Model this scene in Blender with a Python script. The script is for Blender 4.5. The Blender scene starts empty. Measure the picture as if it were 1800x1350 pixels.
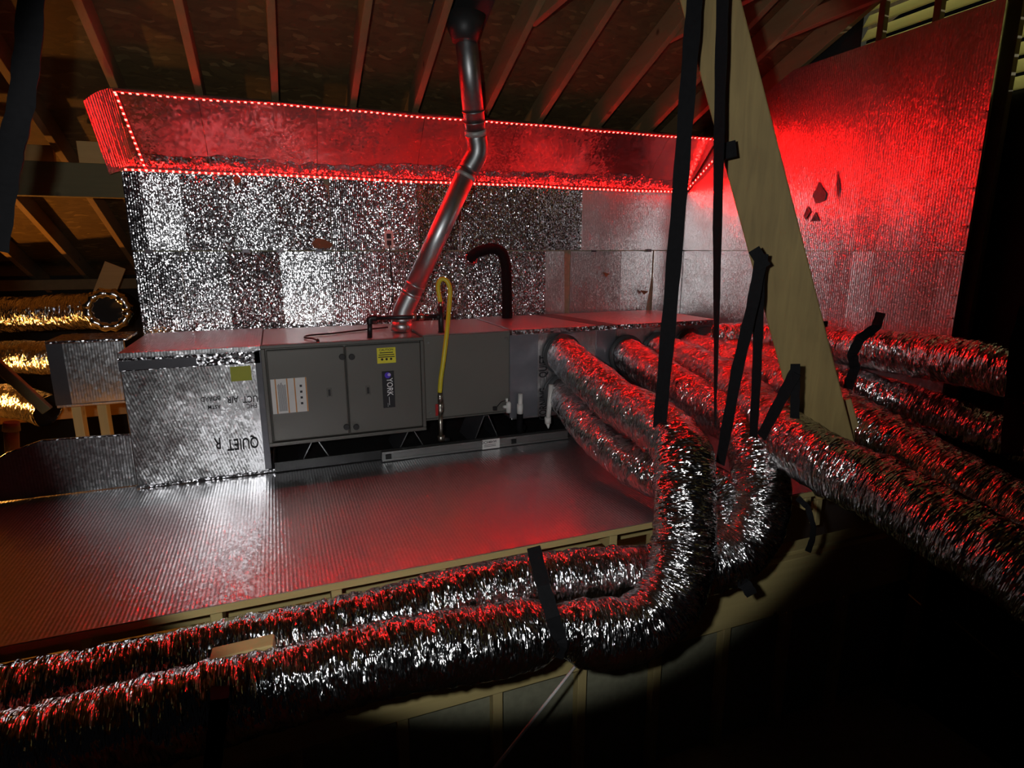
import bpy, bmesh, math, random
from mathutils import Vector, Matrix, noise
random.seed(7)
R = math.radians
# ------------------------------------------------------------------ camera
F = 1050.4                                   # focal length for a 1800 px wide frame
YAW, PITCH = R(21.39), R(12.716)
CAM = Vector((0.0, 0.0, 1.174))              # z = 0 is the top of the furnace platform
fw = Vector((math.sin(YAW)*math.cos(PITCH), math.cos(YAW)*math.cos(PITCH), -math.sin(PITCH)))
rt = Vector((math.cos(YAW), -math.sin(YAW), 0.0))
up = rt.cross(fw)
sc = bpy.context.scene
col = sc.collection
cd = bpy.data.cameras.new('camera'); cam = bpy.data.objects.new('camera', cd); col.objects.link(cam)
cd.sensor_width = 36.0; cd.lens = F/1800*36.0; cd.clip_start = .02
cam.matrix_world = Matrix.Translation(CAM) @ Matrix((rt, up, -fw)).transposed().to_4x4()
sc.camera = cam
def ray(px, py): return fw + rt*((px-900)/F) - up*((py-675)/F)
def P(px, py, w): return CAM + ray(px, py)*w                       # a point w metres ahead
def onY(px, py, Y): d = ray(px, py); return CAM + d*(Y/d.y)
def onX(px, py, X): d = ray(px, py); return CAM + d*(X/d.x)
def onZ(px, py, Z): d = ray(px, py); return CAM + d*((Z-CAM.z)/d.z)
# ------------------------------------------------------------------ world, lights, exposure
wd = bpy.data.worlds.new('night'); sc.world = wd; wd.use_nodes = True
wd.node_tree.nodes['Background'].inputs[0].default_value = (.05, .05, .06, 1)
wd.node_tree.nodes['Background'].inputs[1].default_value = 0.02
def light(name, kind, loc, energy, color, **kw):
    l = bpy.data.lights.new(name, kind); l.energy = energy; l.color = color
    for k, v in kw.items(): setattr(l, k, v)
    o = bpy.data.objects.new(name, l); col.objects.link(o); o.location = loc
    return o
TORCH_POS = CAM + rt*(-.16) + up*.06 - fw*.02
torch = light('torch_beam', 'SPOT', TORCH_POS, 82, (.98, .98, .98), spot_size=R(75.5), spot_blend=.12, shadow_soft_size=.025)
torch.rotation_euler = ray(880, 550).to_track_quat('-Z', 'Y').to_euler()
WARM_E = 68.0
sc.view_settings.view_transform = 'Standard'; sc.view_settings.look = 'None'
sc.view_settings.gamma = 1; sc.view_settings.use_curve_mapping = False
sc.view_settings.exposure = 0.0
sc.cycles.max_bounces = 5; sc.cycles.diffuse_bounces = 2; sc.cycles.glossy_bounces = 4; sc.cycles.adaptive_threshold = .05; sc.cycles.caustics_reflective = True
LED_E = 255.0
light('louver_backlight', 'POINT', (6.2, 1.4, 2.3), 420, (1.0, .97, .70), shadow_soft_size=.1)  # added light outside the gable, source unseen, makes the louvre slats glow

# ------------------------------------------------------------------ materials
M = {}
class NT:
    def __init__(s, name):
        s.m = bpy.data.materials.new(name); s.m.use_nodes = True; s.t = s.m.node_tree
        s.b = s.t.nodes['Principled BSDF']; M[name] = s.m
    def n(s, kind, **kw):
        nd = s.t.nodes.new(kind)
        for k, v in kw.items():
            if k.startswith('i_'):
                key = k[2:]; key = int(key) if key.isdigit() else key.replace('_', ' ')
                nd.inputs[key].default_value = v
            else: setattr(nd, k, v)
        return nd
    def glossy(s, rough):
        s.t.nodes.remove(s.b); s.b = s.n('ShaderNodeBsdfAnisotropic'); s.b.inputs['Roughness'].default_value = rough
        s.l(s.b.outputs[0], s.t.nodes['Material Output'].inputs[0]); return s.b
    def l(s, a, b): s.t.links.new(a, b)
    def math(s, op, a, b=None):
        nd = s.n('ShaderNodeMath', operation=op)
        for i, v in enumerate((a, b)):
            if v is None: continue
            if hasattr(v, 'is_linked'): s.l(v, nd.inputs[i])
            else: nd.inputs[i].default_value = v
        return nd.outputs[0]
    def vm(s, op, a, b=None, scale=None):
        nd = s.n('ShaderNodeVectorMath', operation=op)
        for i, v in enumerate((a, b)):
            if v is None: continue
            if hasattr(v, 'is_linked'): s.l(v, nd.inputs[i])
            else: nd.inputs[i].default_value = v
        if scale is not None:
            if hasattr(scale, 'is_linked'): s.l(scale, nd.inputs['Scale'])
            else: nd.inputs['Scale'].default_value = scale
        return nd.outputs[0]
def plain(name, color, rough=.5, metal=0.0, var=.12, scale=14.0, bump=.0):
    s = NT(name); b = s.b
    b.inputs['Roughness'].default_value = rough; b.inputs['Metallic'].default_value = metal
    tc = s.n('ShaderNodeTexCoord'); nz = s.n('ShaderNodeTexNoise', i_Scale=scale, i_Detail=5.0)
    s.l(tc.outputs['Object'], nz.inputs['Vector'])
    mx = s.n('ShaderNodeMix', data_type='RGBA')
    lo = [max(0, c*(1-var)) for c in color]; hi = [min(1, c*(1+var)) for c in color]
    mx.inputs[6].default_value = (*lo, 1); mx.inputs[7].default_value = (*hi, 1)
    s.l(nz.outputs[0], mx.inputs[0]); s.l(mx.outputs[2], b.inputs['Base Color'])
    if bump:
        bp = s.n('ShaderNodeBump', i_Strength=bump, i_Distance=.004); s.l(nz.outputs[0], bp.inputs['Height']); s.l(bp.outputs[0], b.inputs['Normal'])
    return s.m
def foil(name, axis, amp=.55, cell=95.0, flute=.22, period=.013, rough=.26, color=(.80, .80, .82), wave=.10, rough2=0, mixf=.5, mid=0, vary=False):
    """aluminium foil: crinkled facets, fine flutes across `axis`, slow waviness"""
    s = NT(name); b = s.glossy(rough)
    tc = s.n('ShaderNodeTexCoord'); g = s.n('ShaderNodeNewGeometry')
    v1 = s.n('ShaderNodeTexVoronoi', i_Scale=cell); s.l(tc.outputs['Object'], v1.inputs['Vector'])
    if vary:      # some folds of the foil are more crinkled than others
        oi = s.n('ShaderNodeObjectInfo'); amp = s.math('MULTIPLY', s.math('ADD', s.math('MULTIPLY', oi.outputs['Random'], .75), .55), amp)
    f1 = s.vm('SCALE', s.vm('SUBTRACT', v1.outputs['Color'], (.5, .5, .5)), scale=amp)
    nz = s.n('ShaderNodeTexNoise', i_Scale=5.0, i_Detail=3.0); s.l(tc.outputs['Object'], nz.inputs['Vector'])
    f2 = s.vm('SCALE', s.vm('SUBTRACT', nz.outputs['Color'], (.5, .5, .5)), scale=wave)
    N = s.vm('ADD', s.vm('ADD', g.outputs['Normal'], f1), f2)
    if mid:
        n3 = s.n('ShaderNodeTexNoise', i_Scale=26.0, i_Detail=2.0, i_Distortion=1.5); s.l(tc.outputs['Object'], n3.inputs['Vector'])
        N = s.vm('ADD', N, s.vm('SCALE', s.vm('SUBTRACT', n3.outputs['Color'], (.5, .5, .5)), scale=mid))
    if flute:
        dt = s.n('ShaderNodeVectorMath', operation='DOT_PRODUCT'); dt.inputs[1].default_value = axis
        s.l(tc.outputs['Object'], dt.inputs[0])
        sn = s.math('SINE', s.math('MULTIPLY', dt.outputs['Value'], 2*math.pi/period))
        N = s.vm('ADD', N, s.vm('SCALE', axis, scale=s.math('MULTIPLY', sn, flute)))
    s.l(s.vm('NORMALIZE', N), b.inputs['Normal'])
    n2 = s.n('ShaderNodeTexNoise', i_Scale=2.2, i_Detail=6.0); s.l(tc.outputs['Object'], n2.inputs['Vector'])
    mx = s.n('ShaderNodeMix', data_type='RGBA')
    mx.inputs[6].default_value = (*[c*.86 for c in color], 1); mx.inputs[7].default_value = (*color, 1)
    s.l(n2.outputs[0], mx.inputs[0]); s.l(mx.outputs[2], b.inputs['Color'])
    if rough2:
        b2 = s.n('ShaderNodeBsdfAnisotropic'); b2.inputs['Roughness'].default_value = rough2
        s.l(mx.outputs[2], b2.inputs['Color']); s.l(s.vm('NORMALIZE', N), b2.inputs['Normal'])
        ms = s.n('ShaderNodeMixShader'); ms.inputs[0].default_value = mixf
        s.l(b.outputs[0], ms.inputs[1]); s.l(b2.outputs[0], ms.inputs[2]); s.l(ms.outputs[0], s.t.nodes['Material Output'].inputs[0])
    return s.m
def duct_foil(name, color=(.78, .77, .77), rough=.2, amp=1.0):
    """crinkled metallised film; UV = (length, girth) in metres"""
    s = NT(name); b = s.glossy(rough)
    b.inputs['Color'].default_value = (*color, 1)
    tc = s.n('ShaderNodeTexCoord')
    mp = s.n('ShaderNodeMapping'); mp.inputs['Scale'].default_value = (70, 14, 1); mp.inputs['Rotation'].default_value = (0, 0, .12)
    s.l(tc.outputs['UV'], mp.inputs[0])
    nz = s.n('ShaderNodeTexNoise', i_Scale=1.0, i_Detail=2.0, i_Roughness=.6); s.l(mp.outputs[0], nz.inputs['Vector'])
    mp2 = s.n('ShaderNodeMapping'); mp2.inputs['Scale'].default_value = (130, 45, 1); s.l(tc.outputs['UV'], mp2.inputs[0])
    vo = s.n('ShaderNodeTexVoronoi', i_Scale=1.0); s.l(mp2.outputs[0], vo.inputs['Vector'])
    bp = s.n('ShaderNodeBump', i_Strength=.9*amp, i_Distance=.02); s.l(nz.outputs[0], bp.inputs['Height'])
    f1 = s.vm('SCALE', s.vm('SUBTRACT', vo.outputs['Color'], (.5, .5, .5)), scale=.42*amp)
    s.l(s.vm('NORMALIZE', s.vm('ADD', bp.outputs[0], f1)), b.inputs['Normal'])
    return s.m
def wood(name, c1, c2, axis=(1, 0, 0), rough=.7):
    s = NT(name); b = s.b; b.inputs['Roughness'].default_value = rough
    tc = s.n('ShaderNodeTexCoord'); mp = s.n('ShaderNodeMapping')
    mp.inputs['Scale'].default_value = tuple(2.5 if a else 40 for a in axis)
    s.l(tc.outputs['Object'], mp.inputs[0])
    nz = s.n('ShaderNodeTexNoise', i_Scale=1.0, i_Detail=6.0, i_Distortion=.6); s.l(mp.outputs[0], nz.inputs['Vector'])
    big = s.n('ShaderNodeTexNoise', i_Scale=5.0, i_Detail=3.0); s.l(tc.outputs['Object'], big.inputs['Vector'])
    mx = s.n('ShaderNodeMix', data_type='RGBA'); mx.inputs[6].default_value = (*c1, 1); mx.inputs[7].default_value = (*c2, 1)
    s.l(s.math('ADD', s.math('MULTIPLY', nz.outputs[0], .6), s.math('MULTIPLY', big.outputs[0], .4)), mx.inputs[0])
    # a few knots
    vo = s.n('ShaderNodeTexVoronoi', i_Scale=4.0); s.l(tc.outputs['Object'], vo.inputs['Vector'])
    rp = s.n('ShaderNodeValToRGB'); rp.color_ramp.elements[0].position = .03; rp.color_ramp.elements[1].position = .09
    rp.color_ramp.elements[0].color = (.35, .25, .18, 1); rp.color_ramp.elements[1].color = (1, 1, 1, 1)
    s.l(vo.outputs['Distance'], rp.inputs[0])
    m2 = s.n('ShaderNodeMix', data_type='RGBA', blend_type='MULTIPLY'); m2.inputs[0].default_value = 1
    s.l(mx.outputs[2], m2.inputs[6]); s.l(rp.outputs[0], m2.inputs[7]); s.l(m2.outputs[2], b.inputs['Base Color'])
    bp = s.n('ShaderNodeBump', i_Strength=.25, i_Distance=.003); s.l(nz.outputs[0], bp.inputs['Height']); s.l(bp.outputs[0], b.inputs['Normal'])
    return s.m
def osb(name):
    s = NT(name); b = s.b; b.inputs['Roughness'].default_value = .75
    tc = s.n('ShaderNodeTexCoord'); mp = s.n('ShaderNodeMapping'); mp.inputs['Scale'].default_value = (16, 46, 46)
    nz0 = s.n('ShaderNodeTexNoise', i_Scale=6.0, i_Detail=2.0); s.l(tc.outputs['Object'], nz0.inputs['Vector'])
    wob = s.vm('ADD', tc.outputs['Object'], s.vm('SCALE', s.vm('SUBTRACT', nz0.outputs['Color'], (.5, .5, .5)), scale=.12))
    s.l(wob, mp.inputs[0])
    vo = s.n('ShaderNodeTexVoronoi', i_Scale=1.0); s.l(mp.outputs[0], vo.inputs['Vector'])
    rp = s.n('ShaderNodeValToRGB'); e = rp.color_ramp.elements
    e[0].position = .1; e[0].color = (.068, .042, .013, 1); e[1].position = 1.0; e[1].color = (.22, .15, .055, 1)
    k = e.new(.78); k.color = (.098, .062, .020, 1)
    bw = s.n('ShaderNodeRGBToBW'); s.l(vo.outputs['Color'], bw.inputs[0]); s.l(bw.outputs[0], rp.inputs[0])
    s.l(rp.outputs[0], b.inputs['Base Color'])
    bp = s.n('ShaderNodeBump', i_Strength=.5, i_Distance=.004); s.l(bw.outputs[0], bp.inputs['Height']); s.l(bp.outputs[0], b.inputs['Normal'])
    return s.m
def emit(name, color, strength):
    s = NT(name); s.b.inputs['Base Color'].default_value = (*color, 1)
    s.b.inputs['Emission Color'].default_value = (*color, 1); s.b.inputs['Emission Strength'].default_value = strength
    return s.m
foil('foil_back', (1, 0, 0), amp=.50, cell=150, flute=.10, rough=.18, color=(.94, .94, .96), vary=True)
foil('foil_satin', (1, 0, 0), amp=.12, cell=150, flute=.08, rough=.25, rough2=.42, mixf=.4, color=(.95, .95, .93), wave=.16, mid=.10)
foil('foil_right', (0, 1, 0), amp=.15, cell=150, flute=.09, period=.014, rough=.25, rough2=.45, mixf=.35)
foil('foil_soffit', (1, 0, 0), amp=.12, cell=80, flute=.0, rough=.20, wave=.18)
foil('foil_crinkle', (1, 0, 0), amp=.50, cell=130, flute=.0, rough=.22, wave=.4, mid=.4)
foil('foil_flap', (1, 0, 0), amp=.25, cell=80, flute=.5, period=.010, rough=.25)
foil('foil_deck', (1, 0, 0), amp=.10, cell=120, flute=.11, period=.014, rough=.20, color=(.76, .76, .78), wave=.04, rough2=.5, mixf=.40)
foil('foil_box', (.96, 0, .28), amp=.10, cell=90, flute=.055, period=.013, rough=.30, wave=.24, mid=.28, color=(.92, .92, .93))
foil('foil_plenum', (1, 0, 0), amp=.12, cell=70, flute=.06, rough=.36, wave=.12, color=(.66, .66, .67))
foil('foil_tape', (1, 0, 0), amp=.5, cell=110, flute=0, rough=.2, wave=.5, color=(.7, .7, .72))
duct_foil('duct_film', rough=.15); duct_foil('duct_film_soft', rough=.18, amp=.9)
plain('duct_mouth', (.012, .012, .012), .9)
plain('duct_collar', (.11, .115, .12), .45, .5)
osb('sheathing')
wood('rafter_wood', (.15, .095, .04), (.25, .17, .08), (0, 1, 0))
wood('lumber_x', (.46, .36, .13), (.66, .54, .24), (1, 0, 0))
wood('lumber_z', (.42, .33, .13), (.64, .52, .24), (0, 0, 1))
wood('brace_wood', (.10, .065, .02), (.40, .29, .10), (0, 0, 1))
wood('dark_wood', (.10, .085, .035), (.17, .14, .06), (1, 0, 0))  # dark olive-brown timber
wood('orange_pine', (.50, .28, .09), (.72, .44, .17), (1, 0, 0))
plain('drywall', (.27, .27, .18), .85, 0, .3, 24, .4)
plain('black_strap', (.008, .008, .009), .8, 0, .3, 60, .2); M['black_strap'].node_tree.nodes['Principled BSDF'].inputs['Specular IOR Level'].default_value = .12
plain('furnace_grey', (.135, .13, .115), .42, .25, .06, 6)
plain('door_grey', (.15, .145, .128), .40, .2, .06, 5)
plain('coil_grey', (.17, .165, .145), .42, .2, .06, 5)
plain('cabinet_top', (.52, .50, .48), .32, .85, .08, 6)
plain('dark_metal', (.03, .03, .03), .5, .3)
plain('knob_black', (.01, .01, .01), .5)
plain('galvanised', (.62, .64, .65), .40, 1.0, .14, 22)
plain('galv_dark', (.34, .35, .35), .42, 1.0, .25, 30)
plain('strut_steel', (.45, .46, .45), .35, .9, .12, 18)
plain('pan_black', (.018, .018, .018), .4)
plain('mastic_grey', (.24, .25, .28), .38, .6, .25, 12)
plain('tape_dark', (.10, .10, .11), .4, .6, .2, 10)
plain('grey_tape', (.45, .45, .42), .5, .3)
plain('pvc_white', (.80, .80, .76), .35)
plain('gas_pipe', (.035, .035, .037), .4, .5)
plain('gas_yellow', (.72, .60, .03), .40, 0, .08, 30)
plain('valve_red', (.45, .02, .02), .4)
plain('brass', (.55, .52, .45), .3, 1)
plain('label_white', (.78, .77, .74), .5)
plain('label_yellow', (.85, .78, .04), .5)
plain('label_green', (.40, .42, .03), .5)
plain('label_orange', (.60, .25, .05), .5)
plain('ink', (.012, .012, .015), .6)
plain('ink_blue', (.09, .04, .65), .4); plain('ink_lilac', (.6, .55, .95), .4); plain('ink_white', (.9, .9, .9), .5)
plain('hose_black', (.006, .006, .007), .8, 0, .3, 40, .2); M['hose_black'].node_tree.nodes['Principled BSDF'].inputs['Specular IOR Level'].default_value = .15
plain('outlet_white', (.66, .65, .58), .5)
plain('louver', (.68, .66, .42), .6, 0, .06, 10)
_t = M['louver'].node_tree; _b = _t.nodes['Principled BSDF']; _tr = _t.nodes.new('ShaderNodeBsdfTranslucent'); _tr.inputs[0].default_value = (.62, .60, .36, 1)
_ms = _t.nodes.new('ShaderNodeMixShader'); _ms.inputs[0].default_value = .5
_t.links.new(_b.outputs[0], _ms.inputs[1]); _t.links.new(_tr.outputs[0], _ms.inputs[2]); _t.links.new(_ms.outputs[0], _t.nodes['Material Output'].inputs[0])
plain('unlit_black', (.012, .011, .010), .95)  # near-black colour stands in for unlit space at the gable and eave
plain('stud_dark', (.16, .11, .05), .8, 0, .3, 20)
plain('led_tape', (.45, .10, .08), .5)
plain('batt', (.30, .25, .16), .95, 0, .3, 30, .5)
emit('led_red', (1.0, .0036, .0028), LED_E); M['led_red'].cycles.emission_sampling = 'FRONT'
emit('bulb_glow', (1.0, .48, .12), 25)

# ------------------------------------------------------------------ mesh helpers
class MB:
    def __init__(s): s.v = []; s.f = []; s.uv = None; s.sm = []
    def add(s, vs, fs, smooth=False):
        o = len(s.v); s.v += [tuple(v) for v in vs]; s.f += [tuple(i+o for i in f) for f in fs]; s.sm += [smooth]*len(fs); return s
    def box(s, x0, x1, y0, y1, z0, z1):
        vs = [(x, y, z) for z in (z0, z1) for y in (y0, y1) for x in (x0, x1)]
        return s.add(vs, [(0, 2, 3, 1), (4, 5, 7, 6), (0, 1, 5, 4), (2, 6, 7, 3), (0, 4, 6, 2), (1, 3, 7, 5)])
    def hexa(s, q, d):
        """quad q extruded by vector d"""
        d = Vector(d); vs = [Vector(a) for a in q]; vs += [a+d for a in vs]
        return s.add(vs, [(3, 2, 1, 0), (4, 5, 6, 7), (0, 1, 5, 4), (1, 2, 6, 5), (2, 3, 7, 6), (3, 0, 4, 7)])
    def prism(s, poly, d):
        d = Vector(d); n = len(poly); vs = [Vector(a) for a in poly]; vs += [a+d for a in vs]
        return s.add(vs, [tuple(range(n-1, -1, -1)), tuple(range(n, 2*n))]+[(i, (i+1) % n, n+(i+1) % n, n+i) for i in range(n)])
    def bar(s, p0, p1, w, h, ref=(0, 0, 1)):
        p0, p1 = Vector(p0), Vector(p1); d = (p1-p0).normalized(); sd = d.cross(Vector(ref))
        if sd.length < 1e-4: sd = d.cross(Vector((1, 0, 0)))
        sd.normalize(); u = sd.cross(d).normalized(); a, b = sd*w/2, u*h/2
        return s.hexa([p0-a-b, p0+a-b, p0+a+b, p0-a+b], p1-p0)
    def tube(s, pts, r, seg=16, caps=True):
        pts = [Vector(p) for p in pts]; rings = []
        t = (pts[1]-pts[0]).normalized(); n = t.orthogonal().normalized(); vs = []; fs = []
        for i, p in enumerate(pts):
            a = pts[max(i-1, 0)]; b = pts[min(i+1, len(pts)-1)]; t2 = (b-a).normalized()
            n = (n - t2*n.dot(t2)).normalized(); bn = t2.cross(n)
            rr = r[i] if isinstance(r, (list, tuple)) else r
            for k in range(seg):
                an = 2*math.pi*k/seg; vs.append(p + (n*math.cos(an)+bn*math.sin(an))*rr)
        for i in range(len(pts)-1):
            for k in range(seg):
                fs.append((i*seg+k, i*seg+(k+1) % seg, (i+1)*seg+(k+1) % seg, (i+1)*seg+k))
        o = len(s.v); s.add(vs, fs, True)
        if caps:
            s.f += [tuple(o+k for k in range(seg-1, -1, -1)), tuple(o+(len(pts)-1)*seg+k for k in range(seg))]; s.sm += [False, False]
        return s
    def build(s, name, mat, parent=None, bevel=0, kind=None):
        me = bpy.data.meshes.new(name); me.from_pydata(s.v, [], s.f)
        me.polygons.foreach_set('use_smooth', s.sm)
        bm = bmesh.new(); bm.from_mesh(me); bmesh.ops.recalc_face_normals(bm, faces=bm.faces)
        if bevel:
            ed = [e for e in bm.edges if len(e.link_faces) == 2 and e.calc_face_angle(0) > R(35)]
            bmesh.ops.bevel(bm, geom=ed, offset=bevel, segments=2, profile=.5, affect='EDGES', clamp_overlap=True)
        bm.to_mesh(me); bm.free()
        me.materials.append(M[mat]); o = bpy.data.objects.new(name, me); col.objects.link(o)
        if parent: o.parent = parent; o.matrix_parent_inverse = parent.matrix_world.inverted()
        if kind: o['kind'] = kind
        return o
def tag(o, label, cat, group=None):
    o['label'] = label; o['category'] = cat
    if group: o['group'] = group
    return o
def thing(name, label, cat, loc=(0, 0, 0), group=None):
    o = bpy.data.objects.new(name, None); col.objects.link(o); o.location = loc; o.empty_display_size = .1
    o.matrix_world = Matrix.Translation(Vector(loc))
    return tag(o, label, cat, group)
def struct(o): o['kind'] = 'structure'; return o
def text(name, body, size, loc, xdir, ydir, mat, parent, align='CENTER', thick=.0006, sx=1.0, bold=True):
    cu = bpy.data.curves.new(name, 'FONT'); cu.body = body; cu.size = size; cu.align_x = align; cu.align_y = 'CENTER'; cu.extrude = thick
    cu.resolution_u = 3; cu.offset = size*.012 if bold else 0
    t = bpy.data.objects.new(name, cu); col.objects.link(t)
    dg = bpy.context.evaluated_depsgraph_get(); dg.update()
    me = bpy.data.meshes.new_from_object(t.evaluated_get(dg)); bpy.data.objects.remove(t)
    x = Vector(xdir).normalized(); y = Vector(ydir).normalized(); z = x.cross(y)
    m = Matrix((x*sx, y, z)).transposed().to_4x4(); m.translation = Vector(loc); me.transform(m)
    me.materials.clear(); me.materials.append(M[mat]); me.name = name
    o = bpy.data.objects.new(name, me); col.objects.link(o)
    if parent: o.parent = parent; o.matrix_parent_inverse = parent.matrix_world.inverted()
    return o
def spline(pts, step):
    pts = [Vector(p) for p in pts]; q = [pts[0]*2-pts[1]]+pts+[pts[-1]*2-pts[-2]]; out = []
    for i in range(1, len(q)-2):
        a, b, c, d = q[i-1:i+3]; n = max(2, int((c-b).length/step))
        for k in range(n):
            t = k/n; out.append(.5*((2*b)+(c-a)*t+(2*a-5*b+4*c-d)*t*t+(3*b-a-3*c+d)*t**3))
    out.append(pts[-1]); return out
def ribbon_mesh(pts, width, thick, dirs):
    """flat strap; dirs = width direction at each point"""
    mb = MB(); pts = [Vector(p) for p in pts]; n = len(pts); vs = []
    for i, p in enumerate(pts):
        t = (pts[min(i+1, n-1)]-pts[max(i-1, 0)]).normalized(); w = dirs[i]-t*dirs[i].dot(t); w.normalize(); nn = t.cross(w)
        wd_ = width[i] if isinstance(width, (list, tuple)) else width
        for a, b in ((-1, -1), (1, -1), (1, 1), (-1, 1)): vs.append(p+w*a*wd_/2+nn*b*thick/2)
    fs = [(3, 2, 1, 0), tuple(4*(n-1)+k for k in range(4))]
    for i in range(n-1):
        for k in range(4): fs.append((4*i+k, 4*i+(k+1) % 4, 4*i+4+(k+1) % 4, 4*i+4+k))
    return mb.add(vs, fs)
def strap(label, pts, width=.045, thick=.004, twist=None, group=None, name='hanging_strap'):
    """pts in world space; twist in degrees away from facing the camera at each point"""
    n = len(pts); dense = []; tw = []; wl = []
    for i in range(n-1):
        for k in range(6):
            t = k/6; dense.append(Vector(pts[i]).lerp(Vector(pts[i+1]), t))
            tw.append((twist[i]*(1-t)+twist[i+1]*t) if twist else 0)
    dense.append(Vector(pts[-1])); tw.append(twist[-1] if twist else 0)
    dirs = []
    for i, p in enumerate(dense):
        t = (dense[min(i+1, len(dense)-1)]-dense[max(i-1, 0)]).normalized(); v = (p-CAM).normalized()
        w = t.cross(v).normalized(); dirs.append(Matrix.Rotation(R(tw[i]), 3, t) @ w)
        wl.append(width*(1+.06*math.sin(i*1.7)))
    o = ribbon_mesh(dense, wl, thick, dirs).build(name, 'black_strap')
    return tag(o, label, 'strap', group)

# ------------------------------------------------------------------ the setting
WB, WR, WL = 4.12, 3.104, -.76          # back foil wall, right foil wall, left end of the back wall
SEAM, TOPB = 1.165, 1.615
SATIN = onY(955, 440, WB).x             # newer, smoother foil to the right of this
def roof_z(y): return 2.004+.416*(3.77-y)    # underside of the rafters
# back wall: backing board + fan-fold foil panels in two courses
wall = struct(MB().box(WL+.02, WR, WB+.012, WB+.05, .0, TOPB).build('wall_back', 'drywall'))
def course(parent, mat, z0, z1, bounds, axis, tilt):
    for i in range(len(bounds)-1):
        a, b = bounds[i], bounds[i+1]; g = .0012
        t0 = random.uniform(-tilt, tilt); t1 = random.uniform(-tilt, tilt); tv = random.uniform(-.004, .004)
        if axis == 'x':
            q = [(a+g, WB+t0+tv, z0+.002), (b-g, WB+t1+tv, z0+.002), (b-g, WB+t1-tv, z1-.002), (a+g, WB+t0-tv, z1-.002)]; d = (0, .009, 0)
        MB().hexa(q, d).build('foil_panel', 'foil_satin' if a > SATIN else mat, parent)
def xs_from(px, y=WB, row=440): return [onY(p, row, y).x for p in px]
course(wall, 'foil_back', SEAM, TOPB, [WL]+xs_from([262, 330, 415, 490, 585, 645, 735, 810, 880, 945, 1020, 1110])+[WR], 'x', .016)
course(wall, 'foil_back', 0.0, SEAM-.004, [WL]+xs_from([315, 395, 490, 580, 665, 740, 820, 890, 960, 1003, 1092, 1150])+[WR], 'x', .014)
for pts in ([(548, 428), (556, 418), (572, 421), (586, 430), (580, 436), (552, 436)], [(408, 312), (418, 309), (424, 318), (414, 326)], [(1060, 478), (1072, 481), (1066, 487)], [(1126, 510), (1140, 512), (1132, 518)]):
    MB().prism([onY(a_, b_, WB-.022) for a_, b_ in pts], (0, .002, 0)).build('torn_patch', 'stud_dark', wall)
# seam tape tabs
for px in (262, 432, 492, 560, 1043, 1140):
    c = onY(px, 437, WB); MB().box(c.x-.02, c.x+.02, WB-.012, WB-.008, SEAM-.012, SEAM+.01).build('seam_tab', 'tape_dark', wall)
# right wall
wr = struct(MB().prism([(WR+.012, 4.12, 0), (WR+.012, 1.96, 0), (WR+.012, 1.96, 2.25), (WR+.012, 3.155, 2.25), (WR+.012, 4.12, roof_z(4.12)-.01)], (.03, 0, 0)).build('wall_right', 'drywall'))
yb = [1.944, 2.06, 2.19, 2.31, 2.42, 2.56, 2.68, 2.82, 2.98, 3.13, 3.30, 3.47, 3.62, 3.80, 3.95, 4.12]
for z0, z1 in ((0, SEAM-.004), (SEAM, 9)):
    yo = [random.uniform(-.004, .004) for _ in yb]
    for i in range(len(yb)-1):
        a, b = yb[i]+.0002, yb[i+1]-.0002
        ta, tb_ = (min(z1, 2.26, roof_z(a)-.005), min(z1, 2.26, roof_z(b)-.005))
        x0, x1 = WR+yo[i], WR+yo[i+1]
        MB().hexa([(x0, a, z0), (x0, a, ta), (x1, b, tb_), (x1, b, z0)], (.010, 0, 0)).build('foil_panel', 'foil_right', wr)
for py in (195, 262, 330, 398, 447, 520, 560):           # staples along the free edge
    p = onX(1737-(py-200)*.16, py, WR-.006); MB().box(WR-.012, WR-.006, 1.950, 1.975, p.z-.004, p.z+.004).build('staple', 'galvanised', wr)
# torn hole in the foil
for pts in ([(1440, 320), (1452, 340), (1450, 352), (1434, 358), (1428, 344)], [(1472, 300), (1477, 330), (1473, 352), (1470, 325)], [(1420, 362), (1425, 372), (1416, 386), (1412, 380)], [(1434, 372), (1440, 388), (1424, 390)]):
    MB().prism([onX(a, b, WR-.009) for a, b in pts], (.002, 0, 0)).build('torn_patch', 'tape_dark', wr)

# roof: sheathing + rafters
def slope_box(x0, x1, y0, y1, dz0, dz1):
    return [(x0, y0, roof_z(y0)+dz0), (x1, y0, roof_z(y0)+dz0), (x1, y1, roof_z(y1)+dz0), (x0, y1, roof_z(y1)+dz0)], (0, 0, dz1-dz0)
ceil = struct(MB().hexa(*slope_box(-5.2, 3.6, -1.2, 6.9, .152, .166)).build('ceiling', 'sheathing'))
RX = [-3.15, -2.74, -2.33, -1.93, -1.55, -1.12, -.685, -.295, .083, .505, .87, 1.31, 1.69, 2.13, 2.54, 2.80, 3.16]
for x in RX:
    MB().hexa(*slope_box(x-.019, x+.019, -1.1, 6.7, 0, .150)).build('rafter', 'rafter_wood', ceil, bevel=.003)
for x, px, py in ((1.31, 930, 30), (2.13, 1167, 60), (2.80, 1387, 63)):   # horizontal truss ties
    d = ray(px, py); t = (2.004+.416*3.77-CAM.z)/(d.z+.416*d.y); p = CAM+d*t
    MB().box(x+.02, x+.058, .4, p.y+.1, p.z-.005, p.z+.085).build('tie_board', 'rafter_wood', ceil, bevel=.003)
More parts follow.
